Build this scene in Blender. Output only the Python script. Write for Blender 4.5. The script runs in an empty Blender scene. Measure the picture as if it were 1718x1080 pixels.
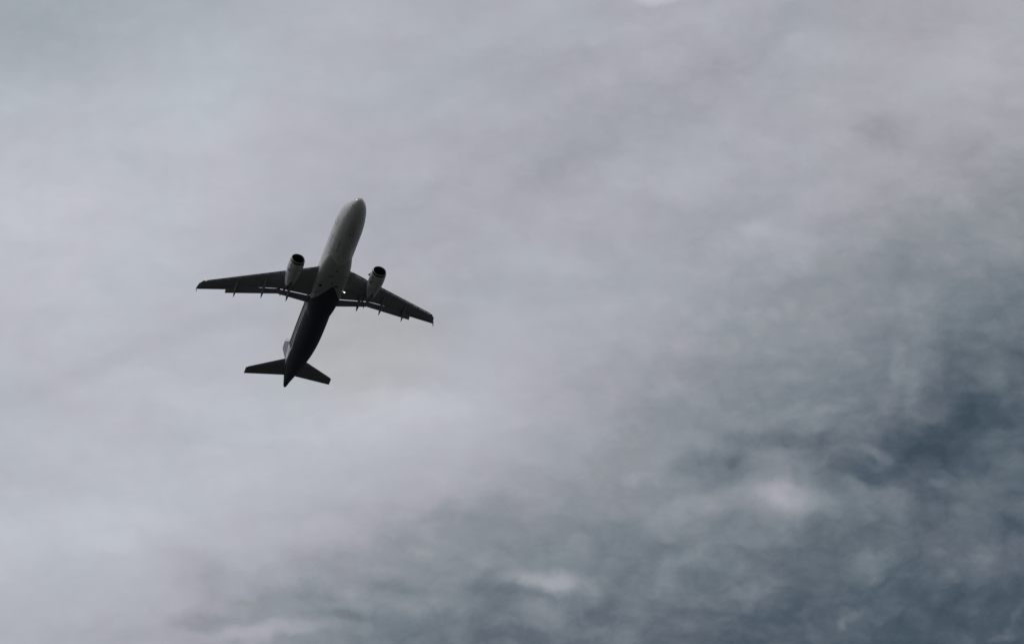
import bpy, bmesh, math, random
import numpy as np
from mathutils import Vector, Matrix
random.seed(4)
scene = bpy.context.scene

# ------------------------------------------------------------------ camera
# airplane frame: X aft of the nose, Y starboard, Z up (metres).
# measured pose of the camera in that frame (rows: image right, image down, view direction)
RC = Matrix(((-0.31506379, -0.93917154, -0.13671729),
             (0.71305868, -0.13917965, -0.68715089),
             (0.62632429, -0.31398381, 0.71353489)))
TC = Vector((-25.8798966, -3.92496599, 408.258886))
CAM_IN_PLANE = RC.transposed() @ (-TC) + Vector((18, 0, 0))
# flight attitude: flying towards the camera, nose up 7 degrees
M3 = (Matrix.Rotation(math.radians(-7), 3, 'X') @ Matrix.Rotation(math.radians(90), 3, 'Z'))
CAM_POS = Vector((0, 0, 1.7))
PLANE_POS = CAM_POS - M3 @ CAM_IN_PLANE
e1 = (M3 @ RC[0]).normalized(); e2 = (M3 @ RC[1]).normalized(); e3 = (M3 @ RC[2]).normalized()

cam_data = bpy.data.cameras.new('camera')
cam = bpy.data.objects.new('camera', cam_data)
scene.collection.objects.link(cam)
cam_data.sensor_width = 36.0
cam_data.lens = 36.0 * 5000 / 1718
cam_data.clip_start = 0.5
cam_data.clip_end = 60000
m = Matrix((e1, -e2, -e3)).transposed().to_4x4()
m.translation = CAM_POS
cam.matrix_world = m
scene.camera = cam

scene.view_settings.view_transform = 'Standard'
scene.view_settings.look = 'None'
scene.view_settings.exposure = 0
scene.view_settings.gamma = 1
scene.view_settings.use_curve_mapping = False

# ------------------------------------------------------------------ light
sun_dir = (M3 @ Vector((-0.30, 0.62, 0.72))).normalized()     # towards the sun
sd = bpy.data.lights.new('sun', 'SUN'); sd.energy = 1.0; sd.angle = math.radians(14); sd.color = (1, 0.96, 0.9)
so = bpy.data.objects.new('sun', sd); scene.collection.objects.link(so)
so.rotation_euler = (-sun_dir).to_track_quat('-Z', 'Y').to_euler()

world = bpy.data.worlds.new('World'); scene.world = world; world.use_nodes = True
NT = world.node_tree; N = NT.nodes; L = NT.links
N.clear()
def nd(t, **k):
    n = N.new(t)
    for a, b in k.items(): setattr(n, a, b)
    return n
def setin(n, i, v):
    if isinstance(v, bpy.types.NodeSocket): L.new(v, n.inputs[i])
    else: n.inputs[i].default_value = v
def mth(op, a, b=0.0, c=0.0, clamp=False):
    n = nd('ShaderNodeMath', operation=op, use_clamp=clamp)
    setin(n, 0, a); setin(n, 1, b); setin(n, 2, c); return n.outputs[0]
def vm(op, a, b):
    n = nd('ShaderNodeVectorMath', operation=op); setin(n, 0, a); setin(n, 1, b)
    return n.outputs['Value'] if op == 'DOT_PRODUCT' else n.outputs[0]
def noise(vec, scale, detail=5, rough=0.55, dist=0.0, col=False):
    n = nd('ShaderNodeTexNoise'); L.new(vec, n.inputs['Vector'])
    n.inputs['Scale'].default_value = scale; n.inputs['Detail'].default_value = detail
    n.inputs['Roughness'].default_value = rough; n.inputs['Distortion'].default_value = dist
    return n.outputs['Color'] if col else n.outputs['Fac']
def comb(x, y, z=0.0):
    n = nd('ShaderNodeCombineXYZ'); setin(n, 0, x); setin(n, 1, y); setin(n, 2, z); return n.outputs[0]

tc = nd('ShaderNodeTexCoord')
d = tc.outputs['Generated']
dz = mth('MAXIMUM', vm('DOT_PRODUCT', d, tuple(e3)), 0.12)
# position on the tilted cloud layer, in thousandths of its distance
cu = mth('ADD', mth('MULTIPLY', mth('DIVIDE', vm('DOT_PRODUCT', d, tuple(e1)), dz), 5.0), 0.859)
cv = mth('ADD', mth('MULTIPLY', mth('DIVIDE', vm('DOT_PRODUCT', d, tuple(e2)), dz), 5.0), 0.540)
P = comb(cu, cv)
# drift of the cloud masses: turbulence
w1 = noise(P, 2.6, 4, 0.55, col=True)
w2 = noise(P, 9.0, 5, 0.6, col=True)
def sep(c):
    s = nd('ShaderNodeSeparateXYZ'); L.new(c, s.inputs[0]); return s.outputs
a1 = sep(w1); a2 = sep(w2)
def warp(base, s1, s2, k1, k2):
    t = mth('MULTIPLY_ADD', mth('SUBTRACT', s1, 0.5), k1, base)
    return mth('MULTIPLY_ADD', mth('SUBTRACT', s2, 0.5), k2, t)
w3 = noise(P, 24.0, 6, 0.62, col=True); a3 = sep(w3)
U = mth('MULTIPLY_ADD', mth('SUBTRACT', a3[0], 0.5), 0.024, warp(cu, a1[0], a2[0], 0.06, 0.04))
V = mth('MULTIPLY_ADD', mth('SUBTRACT', a3[1], 0.5), 0.020, warp(cv, a1[1], a2[1], 0.055, 0.036))

# large cloud masses: brightness over the layer (rows down, columns across)
GX = np.array([0, 215, 430, 644, 859, 1074, 1289, 1503, 1718]) / 1000
GY = np.array([0, 180, 360, 540, 720, 900, 1080]) / 1000
G = np.array([
 [172, 173, 177, 177, 175, 172, 168, 168, 172],
 [185, 187, 184, 178, 173, 168, 170, 171, 169],
 [190, 190, 183, 175, 171, 170, 165, 157, 146],
 [186, 185, 182, 175, 176, 167, 152, 134, 118],
 [184, 187, 188, 187, 175, 151, 131, 109, 97],
 [187, 187, 180, 159, 141, 134, 117, 103, 93],
 [179, 171, 150, 130, 116, 104, 94, 84, 78]], float)
GM = 150.0
u_, s_, vt_ = np.linalg.svd(G - GM)
def curve(val, xs, ys, lo, hi):
    mr = nd('ShaderNodeMapRange'); setin(mr, 0, val)
    mr.inputs[1].default_value = xs[0] - 0.1; mr.inputs[2].default_value = xs[-1] + 0.1
    cr = nd('ShaderNodeFloatCurve'); L.new(mr.outputs[0], cr.inputs['Value'])
    c = cr.mapping.curves[0]
    t = (np.array(xs) - (xs[0] - 0.1)) / (xs[-1] - xs[0] + 0.2)
    y = (np.array(ys) - lo) / (hi - lo)
    c.points[0].location = (0, float(y[0])); c.points[1].location = (1, float(y[-1]))
    for q in range(len(t)): c.points.new(float(t[q]), float(y[q]))
    cr.mapping.update()
    return mth('MULTIPLY_ADD', cr.outputs[0], hi - lo, lo)
field = GM
for k in range(4):
    fy = curve(V, GY, u_[:, k], -1.0, 1.0)
    fx = curve(U, GX, vt_[k, :], -1.0, 1.0)
    field = mth('MULTIPLY_ADD', mth('MULTIPLY', fx, fy), float(s_[k]), field)

# single puffs (+) and gaps (-): centre x, y, radius x, y, turn, strength
grp = bpy.data.node_groups.new('puff', 'ShaderNodeTree')
for nme in ('u', 'v', 'cx', 'cy', 'c', 's', 'rx', 'ry', 'amp', 'sum'):
    grp.interface.new_socket(nme, in_out='INPUT', socket_type='NodeSocketFloat')
grp.interface.new_socket('out', in_out='OUTPUT', socket_type='NodeSocketFloat')
gi = grp.nodes.new('NodeGroupInput'); go = grp.nodes.new('NodeGroupOutput')
def gm(op, a, b=0.0, c=0.0):
    n = grp.nodes.new('ShaderNodeMath'); n.operation = op
    for i, v in enumerate((a, b, c)):
        if isinstance(v, bpy.types.NodeSocket): grp.links.new(v, n.inputs[i])
        else: n.inputs[i].default_value = v
    return n.outputs[0]
I = gi.outputs
dx_ = gm('SUBTRACT', I['u'], I['cx']); dy_ = gm('SUBTRACT', I['v'], I['cy'])
px_ = gm('DIVIDE', gm('ADD', gm('MULTIPLY', dx_, I['c']), gm('MULTIPLY', dy_, I['s'])), I['rx'])
py_ = gm('DIVIDE', gm('SUBTRACT', gm('MULTIPLY', dy_, I['c']), gm('MULTIPLY', dx_, I['s'])), I['ry'])
r2_ = gm('ADD', gm('MULTIPLY', px_, px_), gm('MULTIPLY', py_, py_))
grp.links.new(gm('MULTIPLY_ADD', gm('EXPONENT', gm('MULTIPLY', gm('POWER', r2_, 1.5), -0.8)), I['amp'], I['sum']), go.inputs['out'])
PUFFS = [
 (1575, 742, 85, 50, -18, -34), (1632, 668, 36, 52, -15, -16), (1449, 790, 62, 18, 20, -18), (1200, 775, 60, 25, 0, -21),
 (1229, 770, 14, 10, 0, -12), (1324, 737, 95, 15, 3, -17), (1662, 900, 60, 30, 0, -7), (1574, 1030, 60, 30, 0, -9),
 (1114, 915, 30, 20, 0, -9), (1706, 640, 16, 60, 0, -12), (1634, 590, 60, 45, 0, -9), (999, 1020, 60, 40, 0, -8),
 (575, 1035, 32, 8, 5, -16), (640, 985, 32, 15, 0, -12), (540, 1003, 34, 11, 0, -10), (825, 985, 42, 30, 0, -12),
 (810, 865, 85, 26, -6, -8), (350, 1048, 60, 15, 0, -8), (330, 960, 50, 40, 20, -8), (430, 1000, 80, 20, 0, -6),
 (1329, 835, 76, 30, 4, 38), (1300, 815, 30, 20, 0, 8), (1154, 848, 72, 24, -6, 14), (1219, 885, 90, 22, 0, 10), (1299, 780, 46, 17, 0, 11),
 (1474, 758, 30, 9, 24, 24), (1479, 840, 42, 28, 20, 15), (1440, 815, 26, 12, 10, 9), (1580, 815, 13, 8, 0, 17), (1640, 828, 34, 16, 0, 10),
 (914, 972, 82, 17, 4, 32), (960, 985, 50, 14, 10, 10), (920, 1040, 52, 34, 0, 13), (1659, 955, 90, 30, -10, 17), (1587, 970, 14, 10, 0, 14),
 (1459, 938, 28, 16, 0, 12), (1169, 935, 62, 15, 8, 12), (1118, 975, 18, 42, 12, 10), (1250, 1000, 60, 24, 0, 6), (1405, 1046, 9, 14, 25, 22),
 (1424, 1034, 16, 6, -20, 14), (1706, 1030, 8, 18, 10, 16), (1690, 1072, 24, 6, -10, 14),
 (1324, 622, 26, 15, 0, 10), (1504, 605, 13, 42, -6, 10), (1536, 668, 14, 34, -8, 12), (1560, 702, 30, 10, 8, 12), (1390, 560, 40, 30, 0, 5),
 (475, 1060, 120, 16, -4, 15), (700, 1020, 52, 13, -5, 12), (550, 900, 80, 22, 0, 6), (170, 915, 60, 20, 0, 5),
 (1096, -4, 40, 11, 0, 20), (1050, 225, 250, 34, -26, -5), (1260, 70, 300, 30, -24, -4), (820, 60, 260, 26, -24, 3), (430, 430, 200, 26, -30, -4), (700, 330, 200, 24, -30, -3), (1380, 330, 170, 24, -28, 3), (1474, 230, 42, 30, 0, -9), (1154, 312, 60, 36, 0, 6), (1584, 120, 90, 40, -25, 4),
 (1244, 300, 36, 15, 0, -6), (1640, 240, 60, 24, 0, -5), (1150, 60, 160, 16, -12, -4), (60, 90, 160, 60, 0, -5), (230, 590, 180, 18, -22, -5),
 (640, 640, 130, 22, -8, -5), (750, 690, 120, 30, 0, 4), (920, 440, 60, 30, 0, 5), (1500, 430, 40, 26, 0, -6), (1275, 385, 34, 14, 0, 5),
]
for (x, y, rx, ry, ang, amp) in PUFFS:
    g = nd('ShaderNodeGroup'); g.node_tree = grp
    a = math.radians(ang)
    for nme, v in (('u', U), ('v', V), ('cx', x / 1000), ('cy', y / 1000), ('c', math.cos(a)), ('s', math.sin(a)),
                   ('rx', rx / 1000), ('ry', ry / 1000), ('amp', float(amp)), ('sum', field)):
        if isinstance(v, bpy.types.NodeSocket): L.new(v, g.inputs[nme])
        else: g.inputs[nme].default_value = v
    field = g.outputs['out']

# billow detail, drawn out along the drift of the clouds, stronger where the layer is thin
def rotmap(ang, sx, sy):
    mp = nd('ShaderNodeMapping'); L.new(comb(U, V), mp.inputs['Vector'])
    mp.inputs['Rotation'].default_value = (0, 0, math.radians(ang)); mp.inputs['Scale'].default_value = (sx, sy, 1)
    return mp.outputs[0]
streak = noise(rotmap(28, 1.0, 3.6), 2.2, 5, 0.5)
bill = noise(rotmap(15, 1.0, 1.7), 6.5, 8, 0.56, 0.25)
fine = noise(rotmap(10, 1.0, 1.4), 20.0, 9, 0.62, 0.15)
# rounded heaps with creases between them
h1 = mth('ABSOLUTE', mth('SUBTRACT', noise(rotmap(12, 1.0, 1.5), 8.0, 2, 0.5), 0.5))
h2 = mth('ABSOLUTE', mth('SUBTRACT', noise(rotmap(-8, 1.0, 1.35), 19.0, 3, 0.5), 0.5))
heap = mth('ADD', mth('MINIMUM', mth('MULTIPLY', h1, 5.0), 1.0), mth('MULTIPLY', mth('MINIMUM', mth('MULTIPLY', h2, 5.0), 1.0), 0.6))
thin = mth('MULTIPLY', mth('SUBTRACT', 178.0, field), 1 / 75.0, clamp=True)
amp_b = mth('MULTIPLY_ADD', thin, 44.0, 12.0)
amp_f = mth('MULTIPLY_ADD', thin, 30.0, 6.0)
amp_s = mth('MULTIPLY_ADD', thin, 6.0, 22.0)
field = mth('MULTIPLY_ADD', mth('SUBTRACT', streak, 0.5), amp_s, field)
field = mth('MULTIPLY_ADD', mth('SUBTRACT', bill, 0.5), amp_b, field)
field = mth('MULTIPLY_ADD', mth('SUBTRACT', fine, 0.5), amp_f, field)
field = mth('MULTIPLY_ADD', mth('SUBTRACT', heap, 0.78), mth('MULTIPLY_ADD', thin, 14.0, 2.0), field)

def lin(c):
    c = c / 255.0
    return c / 12.92 if c <= 0.04045 else ((c + 0.055) / 1.055) ** 2.4
def rgb(r, g, b): return (lin(r), lin(g), lin(b), 1)
ramp = nd('ShaderNodeValToRGB')
L.new(mth('DIVIDE', field, 255.0), ramp.inputs[0])
stops = [(60, (62, 77, 88)), (82, (80, 92, 103)), (105, (102, 111, 120)), (128, (123, 131, 139)), (150, (145, 149, 156)),
         (168, (167, 168, 177)), (184, (182, 184, 193)), (215, (212, 216, 222))]
el = ramp.color_ramp.elements
while len(el) < len(stops): el.new(0.5)
for e, (p_, c_) in zip(el, stops): e.position = p_ / 255; e.color = rgb(*c_)
# clear sky seen through the thinnest cloud
sky = nd('ShaderNodeTexSky'); sky.sky_type = 'NISHITA'; sky.sun_disc = False
sky.sun_elevation = math.asin(sun_dir.z); sky.sun_rotation = math.atan2(sun_dir.x, sun_dir.y)
bg_sky = nd('ShaderNodeBackground'); L.new(sky.outputs[0], bg_sky.inputs['Color']); bg_sky.inputs['Strength'].default_value = 0.05
bg_cl = nd('ShaderNodeBackground'); tn = mth('MULTIPLY', mth('SUBTRACT', noise(comb(U, V, 3.0), 5.0, 5, 0.6), 0.38), 4.0, clamp=True)
tint = nd('ShaderNodeMix', data_type='RGBA'); L.new(tn, tint.inputs[0])
tint.inputs[6].default_value = (0.98, 1.012, 1.003, 1); tint.inputs[7].default_value = (1.012, 0.995, 1.008, 1)
def glow(x, y, rx, ry):
    g = nd('ShaderNodeGroup'); g.node_tree = grp
    L.new(U, g.inputs['u']); L.new(V, g.inputs['v'])
    for nme, v in (('cx', x), ('cy', y), ('c', 1), ('s', 0), ('rx', rx), ('ry', ry), ('amp', 1), ('sum', 0)): g.inputs[nme].default_value = v
    return g.outputs['out']
def tinted(c, f, t):
    n = nd('ShaderNodeMix', data_type='RGBA'); n.blend_type = 'MULTIPLY'; L.new(f, n.inputs[0]); L.new(c, n.inputs[6]); n.inputs[7].default_value = (*t, 1); return n.outputs[2]
tm = vm('MULTIPLY', ramp.outputs[0], tint.outputs[2])
tm = tinted(tm, glow(1.64, .16, .28, .22), (1.014, .997, .975))
tm = tinted(tm, glow(.12, .04, .35, .14), (.95, 1.015, 1.0))
tm = tinted(tm, glow(.60, .57, .14, .10), (1.01, 1.0, .93))
L.new(tm, bg_cl.inputs['Color']); bg_cl.inputs['Strength'].default_value = 1.0
cover = mth('MULTIPLY_ADD', mth('MULTIPLY', mth('SUBTRACT', field, 60.0), 1 / 100.0, clamp=True), 0.05, 0.95)
mx = nd('ShaderNodeMixShader'); L.new(cover, mx.inputs[0]); L.new(bg_sky.outputs[0], mx.inputs[1]); L.new(bg_cl.outputs[0], mx.inputs[2])
wo = nd('ShaderNodeOutputWorld'); L.new(mx.outputs[0], wo.inputs[0])

# ------------------------------------------------------------------ materials
class MatB:
    def __init__(s, name, base=(.5, .5, .5), rough=.4, metal=0.0, coat=0.0):
        s.m = bpy.data.materials.new(name); s.m.use_nodes = True
        s.nt = s.m.node_tree; s.b = s.nt.nodes['Principled BSDF']
        s.b.inputs['Base Color'].default_value = (*base, 1); s.b.inputs['Roughness'].default_value = rough
        s.b.inputs['Metallic'].default_value = metal; s.b.inputs['Coat Weight'].default_value = coat
        tcn = s.nt.nodes.new('ShaderNodeTexCoord'); s.obj = tcn.outputs['Object']
        sp = s.nt.nodes.new('ShaderNodeSeparateXYZ'); s.nt.links.new(s.obj, sp.inputs[0]); s.x, s.y, s.z = sp.outputs
    def math(s, op, a, b=0.0, c=0.0, clamp=False):
        n = s.nt.nodes.new('ShaderNodeMath'); n.operation = op; n.use_clamp = clamp
        for i, v in enumerate((a, b, c)):
            if isinstance(v, bpy.types.NodeSocket): s.nt.links.new(v, n.inputs[i])
            else: n.inputs[i].default_value = v
        return n.outputs[0]
    def noise(s, scale, detail=4, rough=.55, stretch=(1, 1, 1)):
        mp = s.nt.nodes.new('ShaderNodeMapping'); s.nt.links.new(s.obj, mp.inputs[0]); mp.inputs['Scale'].default_value = stretch
        n = s.nt.nodes.new('ShaderNodeTexNoise'); s.nt.links.new(mp.outputs[0], n.inputs['Vector'])
        n.inputs['Scale'].default_value = scale; n.inputs['Detail'].default_value = detail; n.inputs['Roughness'].default_value = rough
        return n.outputs['Fac']
    def mix(s, f, a, b):
        n = s.nt.nodes.new('ShaderNodeMix'); n.data_type = 'RGBA'
        for sock, v in ((n.inputs[0], f), (n.inputs[6], a), (n.inputs[7], b)):
            if isinstance(v, bpy.types.NodeSocket): s.nt.links.new(v, sock)
            else: sock.default_value = v if not isinstance(v, tuple) else (*v[:3], 1)
        return n.outputs[2]
    def band(s, v, lo, hi):      # 1 between lo and hi
        return s.math('MULTIPLY', s.math('GREATER_THAN', v, lo), s.math('LESS_THAN', v, hi))
    def col(s, c): s.nt.links.new(c, s.b.inputs['Base Color']); return s.m
    def rough(s, r): s.nt.links.new(r, s.b.inputs['Roughness'])

WHITE = (.56, .575, .55); GREY = (.28, .30, .33); NAVY = (.062, .075, .086)
def livery(name, base):
    k = MatB(name, base, .32, 0, .6); k.b.inputs['Coat Roughness'].default_value = .12
    grime = k.noise(1.3, 5, .6, (.35, 1.6, 1.6))
    fg = k.math('MULTIPLY', k.math('SUBTRACT', grime, .42), 2.2, clamp=True)
    c = k.mix(k.math('MULTIPLY', fg, .45), base, tuple(v * .55 for v in base))
    strk = k.math('MULTIPLY', k.math('SUBTRACT', k.noise(2.6, 4, .6, (.16, 2.4, 2.4)), .55), 5.0, clamp=True)
    keelm = k.math('MULTIPLY', k.math('LESS_THAN', k.z, -1.1), strk)
    c = k.mix(k.math('MULTIPLY', keelm, .35), c, (.16, .16, .145))
    # frame joints every 2.1 m, lap joints lengthwise
    fr = k.math('ABSOLUTE', k.math('SUBTRACT', k.math('FRACT', k.math('DIVIDE', k.x, 2.13)), .5))
    joint = k.math('MULTIPLY', k.math('LESS_THAN', fr, .009), .32)
    c = k.mix(joint, c, (.10, .11, .11))
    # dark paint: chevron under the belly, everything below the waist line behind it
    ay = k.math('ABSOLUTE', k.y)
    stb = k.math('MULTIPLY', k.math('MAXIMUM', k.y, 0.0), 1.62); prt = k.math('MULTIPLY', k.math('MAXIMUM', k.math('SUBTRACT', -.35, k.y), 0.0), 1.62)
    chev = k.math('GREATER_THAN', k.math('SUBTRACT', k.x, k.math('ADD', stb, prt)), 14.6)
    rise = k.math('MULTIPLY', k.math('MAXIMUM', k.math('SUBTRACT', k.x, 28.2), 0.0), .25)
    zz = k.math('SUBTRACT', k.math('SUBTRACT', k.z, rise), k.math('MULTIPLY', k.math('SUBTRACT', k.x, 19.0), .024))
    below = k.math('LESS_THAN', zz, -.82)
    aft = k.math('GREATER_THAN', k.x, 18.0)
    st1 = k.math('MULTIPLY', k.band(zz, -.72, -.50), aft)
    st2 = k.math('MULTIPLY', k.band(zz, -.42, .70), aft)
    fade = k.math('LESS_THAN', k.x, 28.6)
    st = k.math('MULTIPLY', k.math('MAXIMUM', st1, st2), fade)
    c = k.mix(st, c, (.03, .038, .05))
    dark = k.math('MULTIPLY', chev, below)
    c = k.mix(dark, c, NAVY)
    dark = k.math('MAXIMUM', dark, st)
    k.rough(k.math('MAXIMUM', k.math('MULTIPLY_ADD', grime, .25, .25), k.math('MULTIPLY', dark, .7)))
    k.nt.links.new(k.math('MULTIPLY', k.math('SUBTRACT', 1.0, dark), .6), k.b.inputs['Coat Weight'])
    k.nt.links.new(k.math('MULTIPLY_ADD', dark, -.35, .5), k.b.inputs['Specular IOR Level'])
    return k.col(c)
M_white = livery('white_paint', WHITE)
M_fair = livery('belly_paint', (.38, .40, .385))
def wingmat():
    k = MatB('wing_grey_paint', GREY, .45, 0, .1)
    g = k.noise(.9, 6, .6, (1.6, .5, 1))
    c = k.mix(g, (.22, .235, .255), (.33, .35, .375))
    fx = k.math('SUBTRACT', k.math('FRACT', k.math('DIVIDE', k.y, .655)), .5)
    ax = k.math('SUBTRACT', k.math('SUBTRACT', k.x, 14.9), k.math('MULTIPLY', k.math('ABSOLUTE', k.y), .40))
    rr_ = k.math('ADD', k.math('POWER', k.math('DIVIDE', fx, .28), 2.0), k.math('POWER', k.math('DIVIDE', ax, .26), 2.0))
    pan = k.band(rr_, .72, 1.0)
    c = k.mix(k.math('MULTIPLY', pan, .4), c, (.09, .095, .10))
    rib = k.math('LESS_THAN', k.math('ABSOLUTE', k.math('SUBTRACT', k.math('FRACT', k.math('DIVIDE', k.y, 1.31)), .5)), .011)
    c = k.mix(k.math('MULTIPLY', rib, .45), c, (.07, .07, .07))
    return k.col(c)
M_wing = wingmat()
def simple(name, base, rough=.4, metal=0., coat=0., var=.25, sc=2.):
    k = MatB(name, base, rough, metal, coat)
    g = k.noise(sc, 5, .6)
    return k.col(k.mix(g, tuple(v * (1 - var) for v in base), tuple(v * (1 + var) for v in base)))
M_flap = simple('flap_grey_paint', (.23, .245, .265), .45)
M_fairing = simple('fairing_grey_paint', (.25, .265, .285), .45)
M_metal = simple('bare_metal', (.62, .63, .64), .22, 1.0, 0, .1)
M_lip = simple('lip_metal', (.30, .31, .33), .4, .5)
M_dark = simple('dark_interior', (.02, .022, .025), .6)
M_burnt = simple('burnt_titanium', (.10, .09, .085), .45, .8)
M_fan = simple('fan_blades', (.05, .052, .058), .4, .7)
M_navy = simple('navy_paint', (.014, .019, .028), .3, 0, .3)
M_glass = simple('window_glass', (.015, .018, .022), .08, 0, .5, .1)
M_edge = simple('edge_paint', (.75, .76, .77), .3, 0, .3)
M_seal = simple('panel_seal', (.06, .062, .062), .6)
M_red = simple('red_lens', (.12, .02, .018), .2)
M_tail = simple('tail_grey_paint', (.19, .205, .225), .42)
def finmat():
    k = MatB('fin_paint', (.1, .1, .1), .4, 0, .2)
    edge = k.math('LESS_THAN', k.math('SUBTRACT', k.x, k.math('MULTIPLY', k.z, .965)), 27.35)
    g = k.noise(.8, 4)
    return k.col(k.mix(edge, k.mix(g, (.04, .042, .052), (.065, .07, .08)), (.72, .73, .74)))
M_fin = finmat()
def nacmat():
    k = MatB('nacelle_paint', WHITE, .3, 0, .3)
    g = k.noise(1.5, 5, .62, (.5, 2, 2))
    fg = k.math('MULTIPLY', k.math('SUBTRACT', g, .40), 2.5, clamp=True)
    c = k.mix(k.math('MULTIPLY', fg, .55), (.52, .535, .51), (.26, .275, .25))
    # dark notch on the keel, widening aft along the lower centre line
    keel = k.math('SUBTRACT', k.math('MULTIPLY', k.math('SUBTRACT', k.x, 3.2), .30), k.math('ABSOLUTE', k.y))
    low = k.math('LESS_THAN', k.z, -.1)
    wedge = k.math('MULTIPLY', k.math('MULTIPLY', keel, 9.0, clamp=True), low)
    c = k.mix(k.math('MULTIPLY', wedge, .92), c, (.025, .026, .025))
    for x0 in (1.35, 2.75):
        ln = k.band(k.x, x0, x0 + .035)
        c = k.mix(k.math('MULTIPLY', ln, .5), c, (.08, .08, .08))
    return k.col(c)
M_nac = nacmat()
def lampmat():
    k = MatB('lit_lamp', (.9, .9, .85), .2)
    k.b.inputs['Emission Color'].default_value = (1, .95, .80, 1); k.b.inputs['Emission Strength'].default_value = 1.6
    return k.m
M_lamp = lampmat()
def groundmat():
    k = MatB('field_ground', (.06, .07, .04), .95)
    n = k.nt.nodes.new('ShaderNodeTexVoronoi'); n.inputs['Scale'].default_value = .004; k.nt.links.new(k.obj, n.inputs['Vector'])
    c = k.mix(n.outputs['Color'], (.026, .030, .024), (.042, .043, .038))
    c = k.mix(k.noise(.02, 8, .6), c, (.024, .027, .023))
    return k.col(c)
M_ground = groundmat()

# ------------------------------------------------------------------ mesh helpers
def link_mesh(name, verts, faces, mat, parent=None, smooth=True, sharp=35, mats=None, fm=None):
    me = bpy.data.meshes.new(name); me.from_pydata([tuple(v) for v in verts], [], faces)
    bm = bmesh.new(); bm.from_mesh(me); bmesh.ops.remove_doubles(bm, verts=bm.verts, dist=1e-5)
    bmesh.ops.recalc_face_normals(bm, faces=bm.faces); bm.to_mesh(me); bm.free()
    me.materials.append(mat)
    if smooth:
        me.shade_smooth(); me.set_sharp_from_angle(angle=math.radians(sharp))
    o = bpy.data.objects.new(name, me); scene.collection.objects.link(o)
    if parent: o.parent = parent
    return o
class Geo:
    def __init__(s): s.v = []; s.f = []
    def loft(s, rings, cap0=True, cap1=True, close=True):
        b = len(s.v); n = len(rings[0])
        for r in rings: s.v += [Vector(p) for p in r]
        for i in range(len(rings) - 1):
            for j in range(n if close else n - 1):
                k = (j + 1) % n
                s.f.append((b + i * n + j, b + i * n + k, b + (i + 1) * n + k, b + (i + 1) * n + j))
        if cap0: s.f.append(tuple(b + j for j in range(n)))
        if cap1: s.f.append(tuple(b + (len(rings) - 1) * n + j for j in reversed(range(n))))
        return s
    def box(s, c, h):
        cx, cy, cz = c; a, b_, g = h
        r = [[(cx + sx * a, cy + sy * b_, cz + sz * g) for sy, sz in ((-1, -1), (1, -1), (1, 1), (-1, 1))] for sx in (-1, 1)]
        return s.loft(r)
    def build(s, name, mat, parent, **k): return link_mesh(name, s.v, s.f, mat, parent, **k)
def pchip(xs, ys, x):
    xs = np.array(xs, float); ys = np.array(ys, float); h = np.diff(xs); dl = np.diff(ys) / h
    m_ = np.zeros(len(xs)); m_[0] = dl[0]; m_[-1] = dl[-1]
    for i in range(1, len(xs) - 1):
        if dl[i - 1] * dl[i] > 0:
            w1_ = 2 * h[i] + h[i - 1]; w2_ = h[i] + 2 * h[i - 1]; m_[i] = (w1_ + w2_) / (w1_ / dl[i - 1] + w2_ / dl[i])
    i = int(np.clip(np.searchsorted(xs, x) - 1, 0, len(h) - 1)); t = (x - xs[i]) / h[i]
    return float((2*t**3-3*t**2+1)*ys[i] + (t**3-2*t**2+t)*h[i]*m_[i] + (-2*t**3+3*t**2)*ys[i+1] + (t**3-t**2)*h[i]*m_[i+1])
def airfoil(le, te, t, n=14, camber=0.0, twist=0.0):
    """closed ring from trailing edge over the top to the nose and back underneath"""
    le = Vector(le); te = Vector(te); c = te - le; L_ = c.length
    up = Vector((0, 0, 1)); pts = []
    def y(x): return 5 * t * (.2969 * math.sqrt(x) - .126 * x - .3516 * x * x + .2843 * x ** 3 - .1030 * x ** 4)
    for i in range(n + 1):
        x = .5 * (1 + math.cos(math.pi * i / n)); pts.append(le + c * x + up * L_ * (y(x) * .9 + camber * 4 * x * (1 - x)))
    for i in range(1, n):
        x = .5 * (1 - math.cos(math.pi * i / n)); pts.append(le + c * x + up * L_ * (-y(x) * 1.1 + camber * 4 * x * (1 - x)))
    return pts

# ------------------------------------------------------------------ ground
bm = Geo()
S = 25000
gv = []; nn = 24
for i in range(nn + 1):
    for j in range(nn + 1): gv.append(((i / nn - .5) * 2 * S, (j / nn - .5) * 2 * S, 0))
gf = [(i * (nn + 1) + j, (i + 1) * (nn + 1) + j, (i + 1) * (nn + 1) + j + 1, i * (nn + 1) + j + 1) for i in range(nn) for j in range(nn)]
ground = link_mesh('ground', gv, gf, M_ground, smooth=False)
ground['kind'] = 'structure'

# ------------------------------------------------------------------ airplane
jet = bpy.data.objects.new('passenger_jet', None); scene.collection.objects.link(jet)
jet['label'] = 'white twin-engine passenger jet with dark blue-black rear belly and tail, climbing below grey clouds'
jet['category'] = 'airplane'
mw = M3.to_4x4(); mw.translation = PLANE_POS
jet.matrix_world = mw

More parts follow.
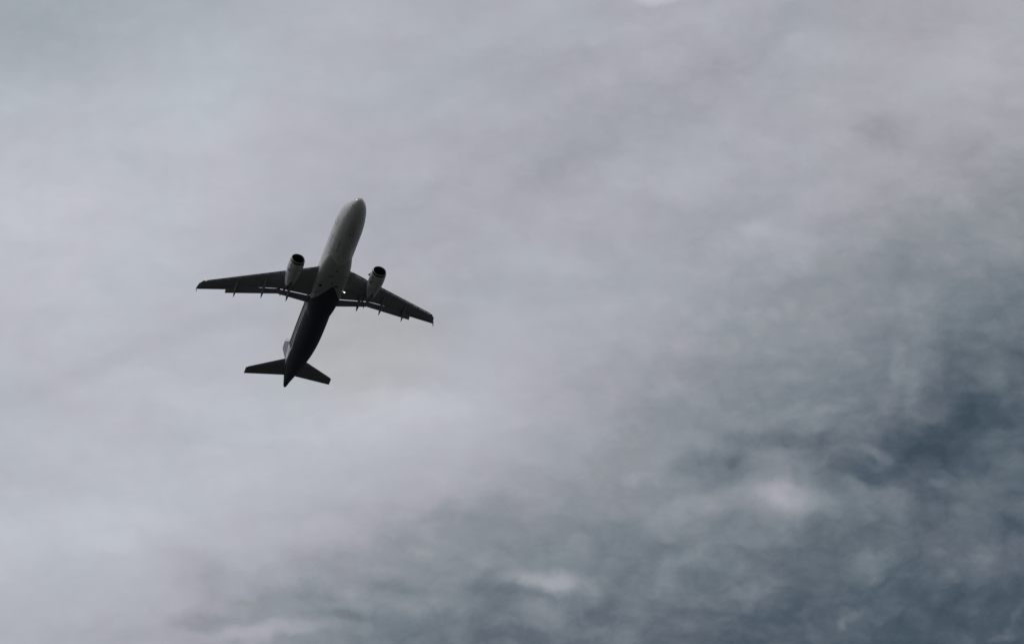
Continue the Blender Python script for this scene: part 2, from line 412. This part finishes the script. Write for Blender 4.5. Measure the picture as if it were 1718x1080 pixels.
FX = [0, .08, .3, .6, 1, 1.5, 2, 2.5, 3, 4, 5, 6, 8, 23, 25, 27, 29, 31, 33, 35, 36.3, 37.05, 37.3]
FT = [-.55, -.28, -.05, .17, .42, .74, 1.10, 1.48, 1.74, 1.97, 2.05, 2.07, 2.07, 2.07, 2.07, 2.07, 2.06, 2.03, 1.95, 1.74, 1.47, 1.30, 1.22]
FB = [-.55, -.82, -1.03, -1.23, -1.43, -1.61, -1.74, -1.83, -1.90, -2.0, -2.05, -2.07, -2.07, -2.07, -1.98, -1.73, -1.32, -.80, -.22, .38, .78, .93, .97]
FW = [0, .28, .53, .78, 1.01, 1.23, 1.40, 1.54, 1.66, 1.83, 1.93, 1.975, 1.975, 1.975, 1.965, 1.92, 1.80, 1.56, 1.22, .78, .46, .28, .19]
def fus(x): return pchip(FX, FT, x), pchip(FX, FB, x), pchip(FX, FW, x)
xs = [0.001, .03, .08, .15, .3, .45] + list(np.arange(.6, 6, .25)) + list(np.arange(6, 23, 1.0)) + list(np.arange(23, 37.05, .5)) + [37.1, 37.2, 37.3]
NF = 48
g = Geo(); rings = []
for x in xs:
    t, b, w = fus(x); zc = (t + b) / 2 if x < 4 or x > 23 else 0
    r = []
    for j in range(NF):
        a = 2 * math.pi * j / NF
        z = (t - zc) * math.sin(a) if math.sin(a) > 0 else (zc - b) * math.sin(a)
        r.append((x, w * math.cos(a), zc + z))
    rings.append(r)
g.loft(rings)
fuselage = g.build('fuselage', M_white, jet, sharp=60)
def surf(x, z, side, out=.012):
    """point and outward normal on the fuselage side at station x, height z"""
    t, b, w = fus(x); zc = (t + b) / 2 if x < 4 or x > 23 else 0
    h = (t - zc) if z > zc else (zc - b)
    s_a = max(-1, min(1, (z - zc) / h)); c_a = math.sqrt(max(0, 1 - s_a * s_a))
    n = Vector((0, side * c_a / w, s_a / h)).normalized()
    return Vector((x, side * w * c_a, z)) + n * out, n
def skin_patch(xa, xb, za, zb, side, nu=4, nv=6, out=.012, corner=0.0):
    vs = []; fs = []
    for i in range(nu + 1):
        for j in range(nv + 1):
            u = i / nu * 2 - 1; v = j / nv * 2 - 1
            # rounded corners: squircle mapping
            uu = u * math.sqrt(1 - corner * v * v / 2); vv = v * math.sqrt(1 - corner * u * u / 2)
            p, _ = surf((xa + xb) / 2 + uu * (xb - xa) / 2, (za + zb) / 2 + vv * (zb - za) / 2, side, out); vs.append(p)
    for i in range(nu):
        for j in range(nv):
            k = i * (nv + 1) + j; fs.append((k, k + nv + 1, k + nv + 2, k + 1))
    return vs, fs
# cabin windows
wv = {}
for side in (1, -1):
    for q in range(40):
        xw = 6.3 + q * .533 + (.0 if q < 12 else .25)
        if 5.0 < xw < 28.5:
            vs, fs = skin_patch(xw - .12, xw + .12, .38, .72, side, 3, 3, .010, .8)
            link_mesh('window', vs, fs, M_glass, fuselage)
# doors drawn by their dark seals
def outline(xa, xb, za, zb, side, name='door', w=.045):
    G_ = Geo()
    for (a0, a1, b0, b1) in ((xa, xb, za, za + w), (xa, xb, zb - w, zb), (xa, xa + w, za + w, zb - w), (xb - w, xb, za + w, zb - w)):
        vs, fs = skin_patch(a0, a1, b0, b1, side, 4, 6, .011)
        o = len(G_.v); G_.v += vs; G_.f += [tuple(i + o for i in f) for f in fs]
    return G_.build(name, M_seal, fuselage)
for side in (1, -1):
    outline(4.3, 5.15, -.55, 1.35, side, 'passenger_door')
    outline(29.2, 29.95, -.45, 1.3, side, 'passenger_door')
outline(6.83, 8.78, -1.83, -.62, 1, 'cargo_door', .035)
outline(23.2, 24.9, -1.72, -.55, 1, 'cargo_door', .05)
# cockpit windows
for side in (1, -1):
    for (xa, xb, za, zb) in ((1.72, 2.35, .62, 1.0), (2.42, 2.95, .72, 1.16), (3.0, 3.5, .78, 1.2)):
        vs, fs = skin_patch(xa, xb, za, zb, side, 4, 4, .012, .4)
        link_mesh('cockpit_window', vs, fs, M_glass, fuselage)
# small probes, ports and aerials on the skin
def disc_on(x, z, side, r, name, mat, hgt=.03):
    p, n = surf(x, z, side, 0); q = n.to_track_quat('Z', 'Y')
    G_ = Geo(); rr = []
    for h in (-.02, hgt):
        rr.append([p + q @ Vector((r * math.cos(a), r * math.sin(a), h)) for a in [2 * math.pi * k / 12 for k in range(12)]])
    G_.loft(rr); return G_.build(name, mat, fuselage)
disc_on(.95, -1.0, 1, .07, 'probe', M_seal); disc_on(2.57, -1.30, 1, .07, 'probe', M_seal)
disc_on(2.5, -1.50, -1, .07, 'probe', M_seal); disc_on(3.3, -1.1, 1, .05, 'port', M_seal)
disc_on(1.4, -1.0, 1, .04, 'port', M_seal)
def blade(x, y, z0, h, c, name, mat, down=True, parent=None):
    G_ = Geo(); s = -1 if down else 1
    r0 = airfoil((x, y, 0), (x + c, y, 0), .12, 6); r1 = airfoil((x + c * .35, y, 0), (x + c * .95, y, 0), .10, 6)
    def lay(r, z): return [(p.x, y + p.z, z) for p in r]
    G_.loft([lay(r0, z0), lay(r1, z0 + s * h)]); return G_.build(name, mat, parent or fuselage)
blade(5.0, .12, -2.03, .32, .38, 'antenna', M_dark)
blade(9.4, 0, -2.05, .28, .32, 'antenna', M_white)
blade(8.0, 0, 2.05, .30, .36, 'antenna', M_white, False)
blade(15.5, 0, 2.05, .30, .36, 'antenna', M_white, False)
# nose gear doors: closed, drawn by seals on the keel
G_ = Geo()
for (x0, x1, y0, y1) in ((3.6, 5.7, -.012, .012), (3.6, 3.63, -.36, .36), (5.68, 5.71, -.36, .36), (3.6, 5.7, -.37, -.35), (3.6, 5.7, .35, .37)):
    vs = []; nx = 8
    for i in range(nx + 1):
        x = x0 + (x1 - x0) * i / nx; t, b, w = fus(x)
        for yy in (y0, y1):
            zc = (t + b) / 2 if x < 4 else 0
            vs.append(Vector((x, yy, zc - (zc - b) * math.sqrt(1 - (yy / w) ** 2) - .012)))
    o = len(G_.v); G_.v += vs; G_.f += [(o + 2 * i, o + 2 * i + 1, o + 2 * i + 3, o + 2 * i + 2) for i in range(nx)]
G_.build('gear_door_seal', M_seal, fuselage)
# APU exhaust
G_ = Geo(); rr = []
for (x, r) in ((37.2, .135), (37.36, .13), (37.36, .105), (37.1, .09)):
    rr.append([(x, r * math.cos(a), 1.095 + r * math.sin(a)) for a in [2 * math.pi * k / 20 for k in range(20)]])
G_.loft(rr, False, True); G_.build('exhaust_pipe', M_burnt, fuselage)

# belly fairing
BX = [9.4, 10.2, 11.0, 12.0, 13.2, 14.5, 16.0, 17.5, 19.0, 20.2, 21.2, 22.4]
BW = [1.50, 1.76, 1.94, 2.10, 2.19, 2.23, 2.19, 2.10, 2.0, 1.84, 1.58, 1.2]
BB = [-1.86, -1.97, -2.09, -2.22, -2.32, -2.38, -2.38, -2.36, -2.30, -2.20, -2.06, -1.85]
BTOP = [-1.0, -.8, -.6, -.42, -.35, -.3, -.3, -.35, -.55, -.8, -1.0, -1.3]
BE = [1.0, 1.0, .99, .94, .88, .84, .84, .84, .87, .93, 1.0, 1.0]
g = Geo(); rings = []
for x in np.linspace(9.4, 22.4, 44):
    w = pchip(BX, BW, x); b = pchip(BX, BB, x); t = pchip(BX, BTOP, x); e = pchip(BX, BE, x)
    r = []
    for j in range(40):
        a = 2 * math.pi * j / 40; c, s = math.cos(a), math.sin(a)
        zc = -.95
        yy = w * math.copysign(abs(c) ** e, c); hz = (zc - b) if s < 0 else max(.05, t - zc)
        r.append((x, yy, zc + hz * math.copysign(abs(s) ** e, s)))
    rings.append(r)
g.loft(rings)
belly = g.build('belly_fairing', M_fair, jet, sharp=60)
# air inlets, drains and outflow marks under the belly
def belly_patch(x, y, a, b_, name, mat, z=-2.38):
    Geo().box((x, y, z + .03), (a, b_, .05)).build(name, mat, belly, smooth=False)
belly_patch(14.72, 1.56, .20, .17, 'air_outlet', M_dark, -2.24)
belly_patch(13.95, .08, .11, .07, 'drain', M_dark)
blade(14.2, .02, -2.34, .16, .35, 'antenna', M_dark, parent=belly)
belly_patch(14.42, -.55, .10, .26, 'air_outlet', M_dark)
belly_patch(12.75, -1.45, .014, .30, 'panel_seam', M_seal, -2.20)
belly_patch(12.75, .55, .014, .42, 'panel_seam', M_seal, -2.32)
belly_patch(16.1, 1.85, .014, .32, 'panel_seam', M_seal, -2.16)
# red beacon
G_ = Geo(); G_.loft([[(11.8 + r * math.cos(a), r * math.sin(a), z) for a in [2 * math.pi * k / 12 for k in range(12)]] for r, z in ((.11, -2.14), (.11, -2.27), (.08, -2.31), (.03, -2.33))])
G_.build('beacon', M_red, belly)

# wings
def zref(y): return -1.0 + .11 * y
def le_out(y): return 12.65 + .49 * (y - 2.24)
EFF = .877
def build_wing(sg):
    def P3(x, y, z): return Vector((x, sg * y, z))
    def te_box(y):
        if y <= 6.35: return 18.0 + .01 * (y - 2)
        if y < 13.15: return pchip([6.35, 9, 11.2, 13.15], [17.98, 18.66, 19.36, 20.05], y)
        return 20.31 + .276 * (y - 13.2)
    def thick(y): return pchip([1.0, 6.4, 17], [.85, .47, .17], y)
    ys = [1.2, 2.24, 3.2, 4.2, 5.2, 6.0, 6.35, 7.5, 9, 10.5, 12, 13.14, 13.16, 14.2, 15.2, 16.0, 16.35, 16.65, 16.85, 16.97]
    rings = []
    for y in ys:
        le = le_out(y) + .20
        if y < 2.3: le = le_out(max(y, 2.24)) - .05 * (2.3 - y)
        if 4.95 < y < 6.2: le = le_out(y) + .05
        if y > 16.0: le = pchip([16.0, 16.35, 16.65, 16.85, 16.97], [19.33, 19.60, 20.02, 20.45, 20.87], y)
        te = te_box(y)
        t = thick(y) / (te - le)
        if y > 16.5: t *= (17.05 - y) / .55 * .9 + .1
        z = zref(y)
        rings.append(airfoil(P3(le, y, z + .05), P3(te, y, z), t, 14, .012))
    G_ = Geo().loft(rings)
    wing = G_.build('wing', M_wing, jet, sharp=50)
    # slats
    for (ya, yb) in ((2.6, 4.85), (6.35, 8.62), (8.65, 11.02), (11.05, 13.42), (13.45, 15.98)):
        rr = []
        for i in range(5):
            y = ya + (yb - ya) * i / 4; le = le_out(y); z = zref(y); k = 1.0 - .018 * y
            prof = [(-.16, -.19), (-.12, -.225), (-.05, -.235), (.05, -.19), (.12, -.11), (.14, -.06), (.12, -.03), (.03, -.02), (-.05, -.06), (-.12, -.13)]
            rr.append([P3(le + a * k - .053, y, z + b * k - .06) for a, b in prof])
        s_ = Geo().loft(rr).build('slat', M_wing, wing, sharp=50)
        n_tr = 2
        for i in range(n_tr):
            y = ya + (yb - ya) * (.22 + .56 * i / (n_tr - 1)); le = le_out(y); z = zref(y)
            Geo().box((le + .25, sg * y, z - .02), (.22, .06, .04)).build('slat_track', M_metal, s_, smooth=False)
    # flaps (lowered); edge gaps let the sky through
    def flap(ya, yb, le_f, te_f, dz=.34):
        rr = []
        for i in range(7):
            y = ya + (yb - ya) * i / 6; z = zref(y)
            le = P3(le_f(y), y, z - .03); te = P3(te_f(y) - EFF * dz, y, z - dz)
            rr.append(airfoil(le, te, .13, 10))
        return Geo().loft(rr).build('flap', M_flap, wing, sharp=50)
    flap(2.0, 6.345, lambda y: te_box(y) + .085, lambda y: 19.38 - .078 * (y - 2))
    flap(6.355, 13.2, lambda y: te_box(y) + pchip([6.3, 8.7, 9.2, 13.3], [.07, .03, -.10, -.26], y), lambda y: 19.02 + .282 * (y - 6.36))
    for y, w in ((6.35, .22), (5.58, .14), (9.9, .1), (12.9, .1)):
        Geo().box((te_box(y) + .05, sg * y, zref(y) - .05), (.30, w, .05)).build('flap_hinge', M_flap, wing, smooth=False)
    # aileron: a thin gap line under the outer trailing edge
    rr = []
    for y in (13.3, 14.9, 16.3):
        te = te_box(y); c = .42
        z = zref(y) - .052 + .0
        rr.append([P3(te - c, y, z - .02), P3(te - c + .03, y, z - .02), P3(te - c + .03, y, z + .01), P3(te - c, y, z + .01)])
    Geo().loft(rr).build('aileron_hinge', M_seal, wing, smooth=False)
    # flap track fairings
    def canoe(y, x0, x1, zd0, w, h):
        rr = []
        for k in range(15):
            u = k / 14; x = x0 + (x1 - x0) * u
            f = math.sin(math.pi * min(1, u / .45) / 2) ** .8 if u < .45 else (1 - ((u - .45) / .55) ** 2.6)
            f = max(f, .03)
            drop = zd0 * (max(0, u - .45) / .55) ** 1.2
            zc = zref(y) - .13 - h * .35 * f - drop
            rr.append([P3(x, y + .5 * w * f * math.cos(a), zc + .5 * h * f * math.sin(a) * (1 if math.sin(a) < 0 else 1)) for a in [2 * math.pi * q / 14 for q in range(14)]])
        return Geo().loft(rr).build('flap_track_fairing', M_fairing, wing, sharp=60)
    canoe(12.0, 17.9, 20.87, .52, .34, .42)
    canoe(8.42, 16.3, 19.97, .54, .38, .50)
    canoe(5.02, 16.4, 19.52, .54, .40, .55)
    canoe(5.95, 18.2, 19.0, .3, .20, .22)
    # wing tip fence
    G_ = Geo()
    def fr(pts):
        G_.loft([[P3(x, 16.97 + o, z) for x, z in pts] for o in (0, .045)])
    fr([(20.95, .80), (21.1, .92), (21.30, 1.04), (21.42, 1.06), (21.38, .85), (21.46, .40), (21.30, .32), (21.05, .72)])
    G_.build('wing_tip_fence', M_tail, wing, smooth=False)
    # navigation light
    Geo().loft([[P3(20.15 + .25 * c, 16.80 + r * math.cos(a), .86 + r * math.sin(a)) for a in [2 * math.pi * q / 8 for q in range(8)]] for c, r in ((0, .01), (.3, .04), (1, .05))]).build('wing_tip_light', M_glass, wing)
    return wing
wings = [build_wing(1), build_wing(-1)]

# engines: local frame with X aft from the intake lip
def lathe(prof, n=40, off=(0, 0, 0)):
    return [[(x + off[0], r * math.cos(a) + off[1], r * math.sin(a) + off[2] + dz_) for a in [2 * math.pi * k / n for k in range(n)]] for x, r, dz_ in prof]
def build_engine(sg):
    pos = Vector((10.72, sg * 5.75, -2.02))
    out = [(.16, .955), (.4, 1.00), (.9, 1.045), (1.5, 1.055), (2.2, 1.03), (2.8, .965), (3.5, .86), (4.1, .73), (4.6, .60), (4.63, .58), (4.55, .565), (4.0, .66), (3.5, .72)]
    G_ = Geo().loft(lathe([(x, r, .0 - .0 * x) for x, r in out]), False, False)
    nac = G_.build('engine', M_nac, jet, sharp=50); nac.location = pos; nac['label'] = 'white engine cowling with a dark open intake'
    # polished lip + dark band behind it
    lip = [(.165, .953), (.10, .950), (.045, .935), (.01, .910), (.0, .898), (.008, .885), (.04, .870), (.15, .86)]
    Geo().loft(lathe([(x, r, 0) for x, r in lip]), False, False).build('intake_lip', M_lip, nac, sharp=70)
    Geo().loft(lathe([(x, r, 0) for x, r in ((.14, .955), (.16, .962), (.36, .999), (.38, .985))]), False, False).build('cowl_band', M_navy, nac, sharp=70)
    Geo().loft(lathe([(x, r, 0) for x, r in ((.14, .862), (.5, .835), (.95, .83), (1.15, .83))]), False, False).build('intake_duct', M_dark, nac, sharp=70)
    # fan: twisted blades and spinner
    F = Geo()
    for k in range(22):
        a0 = 2 * math.pi * k / 22; ringsb = []
        for r, tw, c in ((.22, .35, .20), (.5, .75, .24), (.79, 1.05, .26)):
            pr = []
            for (cc, th) in ((-.5, 0), (0, .012), (.5, 0), (0, -.012)):
                ax = cc * c * math.cos(tw); tn = cc * c * math.sin(tw) + th
                ang = a0 + tn / r
                pr.append((1.02 + ax, r * math.cos(ang), r * math.sin(ang)))
            ringsb.append(pr)
        F.loft(ringsb)
    F.build('fan', M_fan, nac, smooth=False)
    Geo().loft(lathe([(x, r, 0) for x, r in ((.62, .005), (.68, .08), (.8, .16), (.95, .23), (1.1, .26))], 20)).build('spinner', M_dark, nac)
    Geo().loft(lathe([(1.16, .83, 0), (1.2, .02, 0)], 30)).build('bulkhead', M_dark, nac)
    Geo().loft(lathe([(x, r, 0) for x, r in ((3.6, .55), (4.3, .45), (4.95, .30), (4.97, .27), (4.6, .25))], 28), True, False).build('core_nozzle', M_burnt, nac)
    Geo().loft(lathe([(x, r, 0) for x, r in ((4.5, .22), (4.9, .16), (5.25, .02))], 20)).build('exhaust_cone', M_burnt, nac)
    # pylon
    rr = []
    for (x, zb, zt, w) in ((.95, .98, 1.02, .05), (1.6, .96, 1.26, .20), (2.6, .80, 1.55, .26), (3.6, .45, 1.62, .27), (4.6, .30, 1.62, .25), (5.6, .72, 1.60, .18), (6.6, 1.15, 1.5, .05)):
        rr.append([(x, w * c, (zb + zt) / 2 + (zt - zb) / 2 * s) for c, s in ((-.55, -1), (.55, -1), (1, -.6), (1, 1), (-1, 1), (-1, -.6))])
    Geo().loft(rr).build('pylon', M_wing, nac, sharp=30)
    # strake on the inboard shoulder
    a = math.radians(38)
    base = []
    G2 = Geo()
    ca, sa = -sg * math.cos(a), math.sin(a)
    def on(x, r, o): return (x, r * ca - o * sa, r * sa + o * ca)
    G2.loft([[on(.95, 1.0, o), on(1.75, 1.04, o), on(1.78, 1.40, o), on(1.45, 1.28, o)] for o in (-.015, .015)])
    G2.build('strake', M_wing, nac, smooth=False)
    # pressure relief port and vents on the starboard-facing side
    def cowl_patch(x0, x1, a0, a1, name, mat, lift=.012):
        rp = lambda x: pchip([q[0] for q in out[:9]], [q[1] for q in out[:9]], x) + lift
        vs = []; fs = []; nu, nv = 4, 5
        for i in range(nu + 1):
            for j in range(nv + 1):
                x = x0 + (x1 - x0) * i / nu; aa = math.radians(a0 + (a1 - a0) * j / nv)
                vs.append((x, rp(x) * math.cos(aa), rp(x) * math.sin(aa)))
        for i in range(nu):
            for j in range(nv):
                k = i * (nv + 1) + j; fs.append((k, k + nv + 1, k + nv + 2, k + 1))
        link_mesh(name, vs, fs, mat, nac)
    cowl_patch(1.62, 1.85, -46, -24, 'vent', M_dark)
    cowl_patch(.60, .95, -40, -32, 'vent', M_seal)
    cowl_patch(1.15, 1.30, -54, -47, 'vent', M_seal)
    return nac
engines = [build_engine(1), build_engine(-1)]

# horizontal stabilizers
def build_stab(sg):
    rr = []
    for y in (.55, 1.3, 2.5, 4.0, 5.4, 5.9, 6.15, 6.24):
        le = 31.85 + (y - 1.3) * .640; te = 35.05 + (y - .9) * .2285
        if y > 5.8: le += (y - 5.8) ** 2 * .6
        z = .9 + .105 * y
        rr.append(airfoil((le, sg * y, z), (te, sg * y, z), .10 if y < 6.1 else .05, 12))
    s_ = Geo().loft(rr).build('horizontal_stabilizer', M_tail, jet, sharp=50)
    rr = []
    for y in (1.35, 6.0):
        te = 35.05 + (y - .9) * .2285; c = 1.05 - .11 * y; z = .9 + .105 * y - .055 + .006 * y
        rr.append([(te - c + a, sg * y, z + b) for a, b in ((0, -.01), (.03, -.01), (.03, .02), (0, .02))])
    Geo().loft(rr).build('elevator_hinge', M_seal, s_, smooth=False)
build_stab(1); build_stab(-1)

# fin and rudder
def vfoil(x0, x1, z, t):
    return [(p.x, p.z, z) for p in airfoil((x0, 0, 0), (x1, 0, 0), t, 12)]
rr = []
for z, le, te in ((1.6, 28.1, 33.75), (2.3, 29.0, 33.85), (5.0, 31.62, 34.45), (7.4, 33.92, 35.35), (7.85, 34.36, 35.5), (7.97, 34.7, 35.5)):
    ring = airfoil((le, 0, 0), (te + .9, 0, 0), .10 if z < 7.9 else .05, 14)
    rr.append([(min(p.x, te), p.z, z) for p in ring])
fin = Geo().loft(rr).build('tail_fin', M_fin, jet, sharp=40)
rr = []
for z, a, b in ((2.1, 33.80, 35.35), (5.0, 34.50, 35.85), (7.4, 35.40, 36.30), (7.9, 35.56, 36.32)):
    w = .11 * (1 - (z - 2) / 12)
    rr.append([(a, w, z), (b, .012, z), (b, -.012, z), (a, -w, z)])
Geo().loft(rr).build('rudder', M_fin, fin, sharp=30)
rr = []
for z, le in ((2.3, 29.0), (5.0, 31.62), (7.4, 33.92), (7.8, 34.32)):
    rr.append([(le - .02 + a, b, z) for a, b in ((-.02, 0), (.06, .07), (.16, .105), (.14, 0), (.16, -.105), (.06, -.07))])
Geo().loft(rr).build('leading_edge', M_edge, fin, sharp=60)

# lit landing light let down under the port wing root
LL = Vector((15.83, -2.24, -1.64))
G_ = Geo().loft([[(LL.x + a, LL.y + r * math.cos(q), LL.z + r * math.sin(q)) for q in [2 * math.pi * k / 16 for k in range(16)]] for a, r in ((.0, .14), (.02, .15), (.12, .14), (.2, .07))])
ll = G_.build('landing_light', M_metal, wings[1])
G_ = Geo().loft([[(LL.x + a, LL.y + r * math.cos(q), LL.z + r * math.sin(q)) for q in [2 * math.pi * k / 16 for k in range(16)]] for a, r in ((-.03, .05), (-.015, .12), (-.002, .14))])
G_.build('lamp', M_lamp, ll)
Geo().box((LL.x + .1, LL.y, LL.z + .30), (.04, .03, .16)).build('bracket', M_metal, ll, smooth=False)
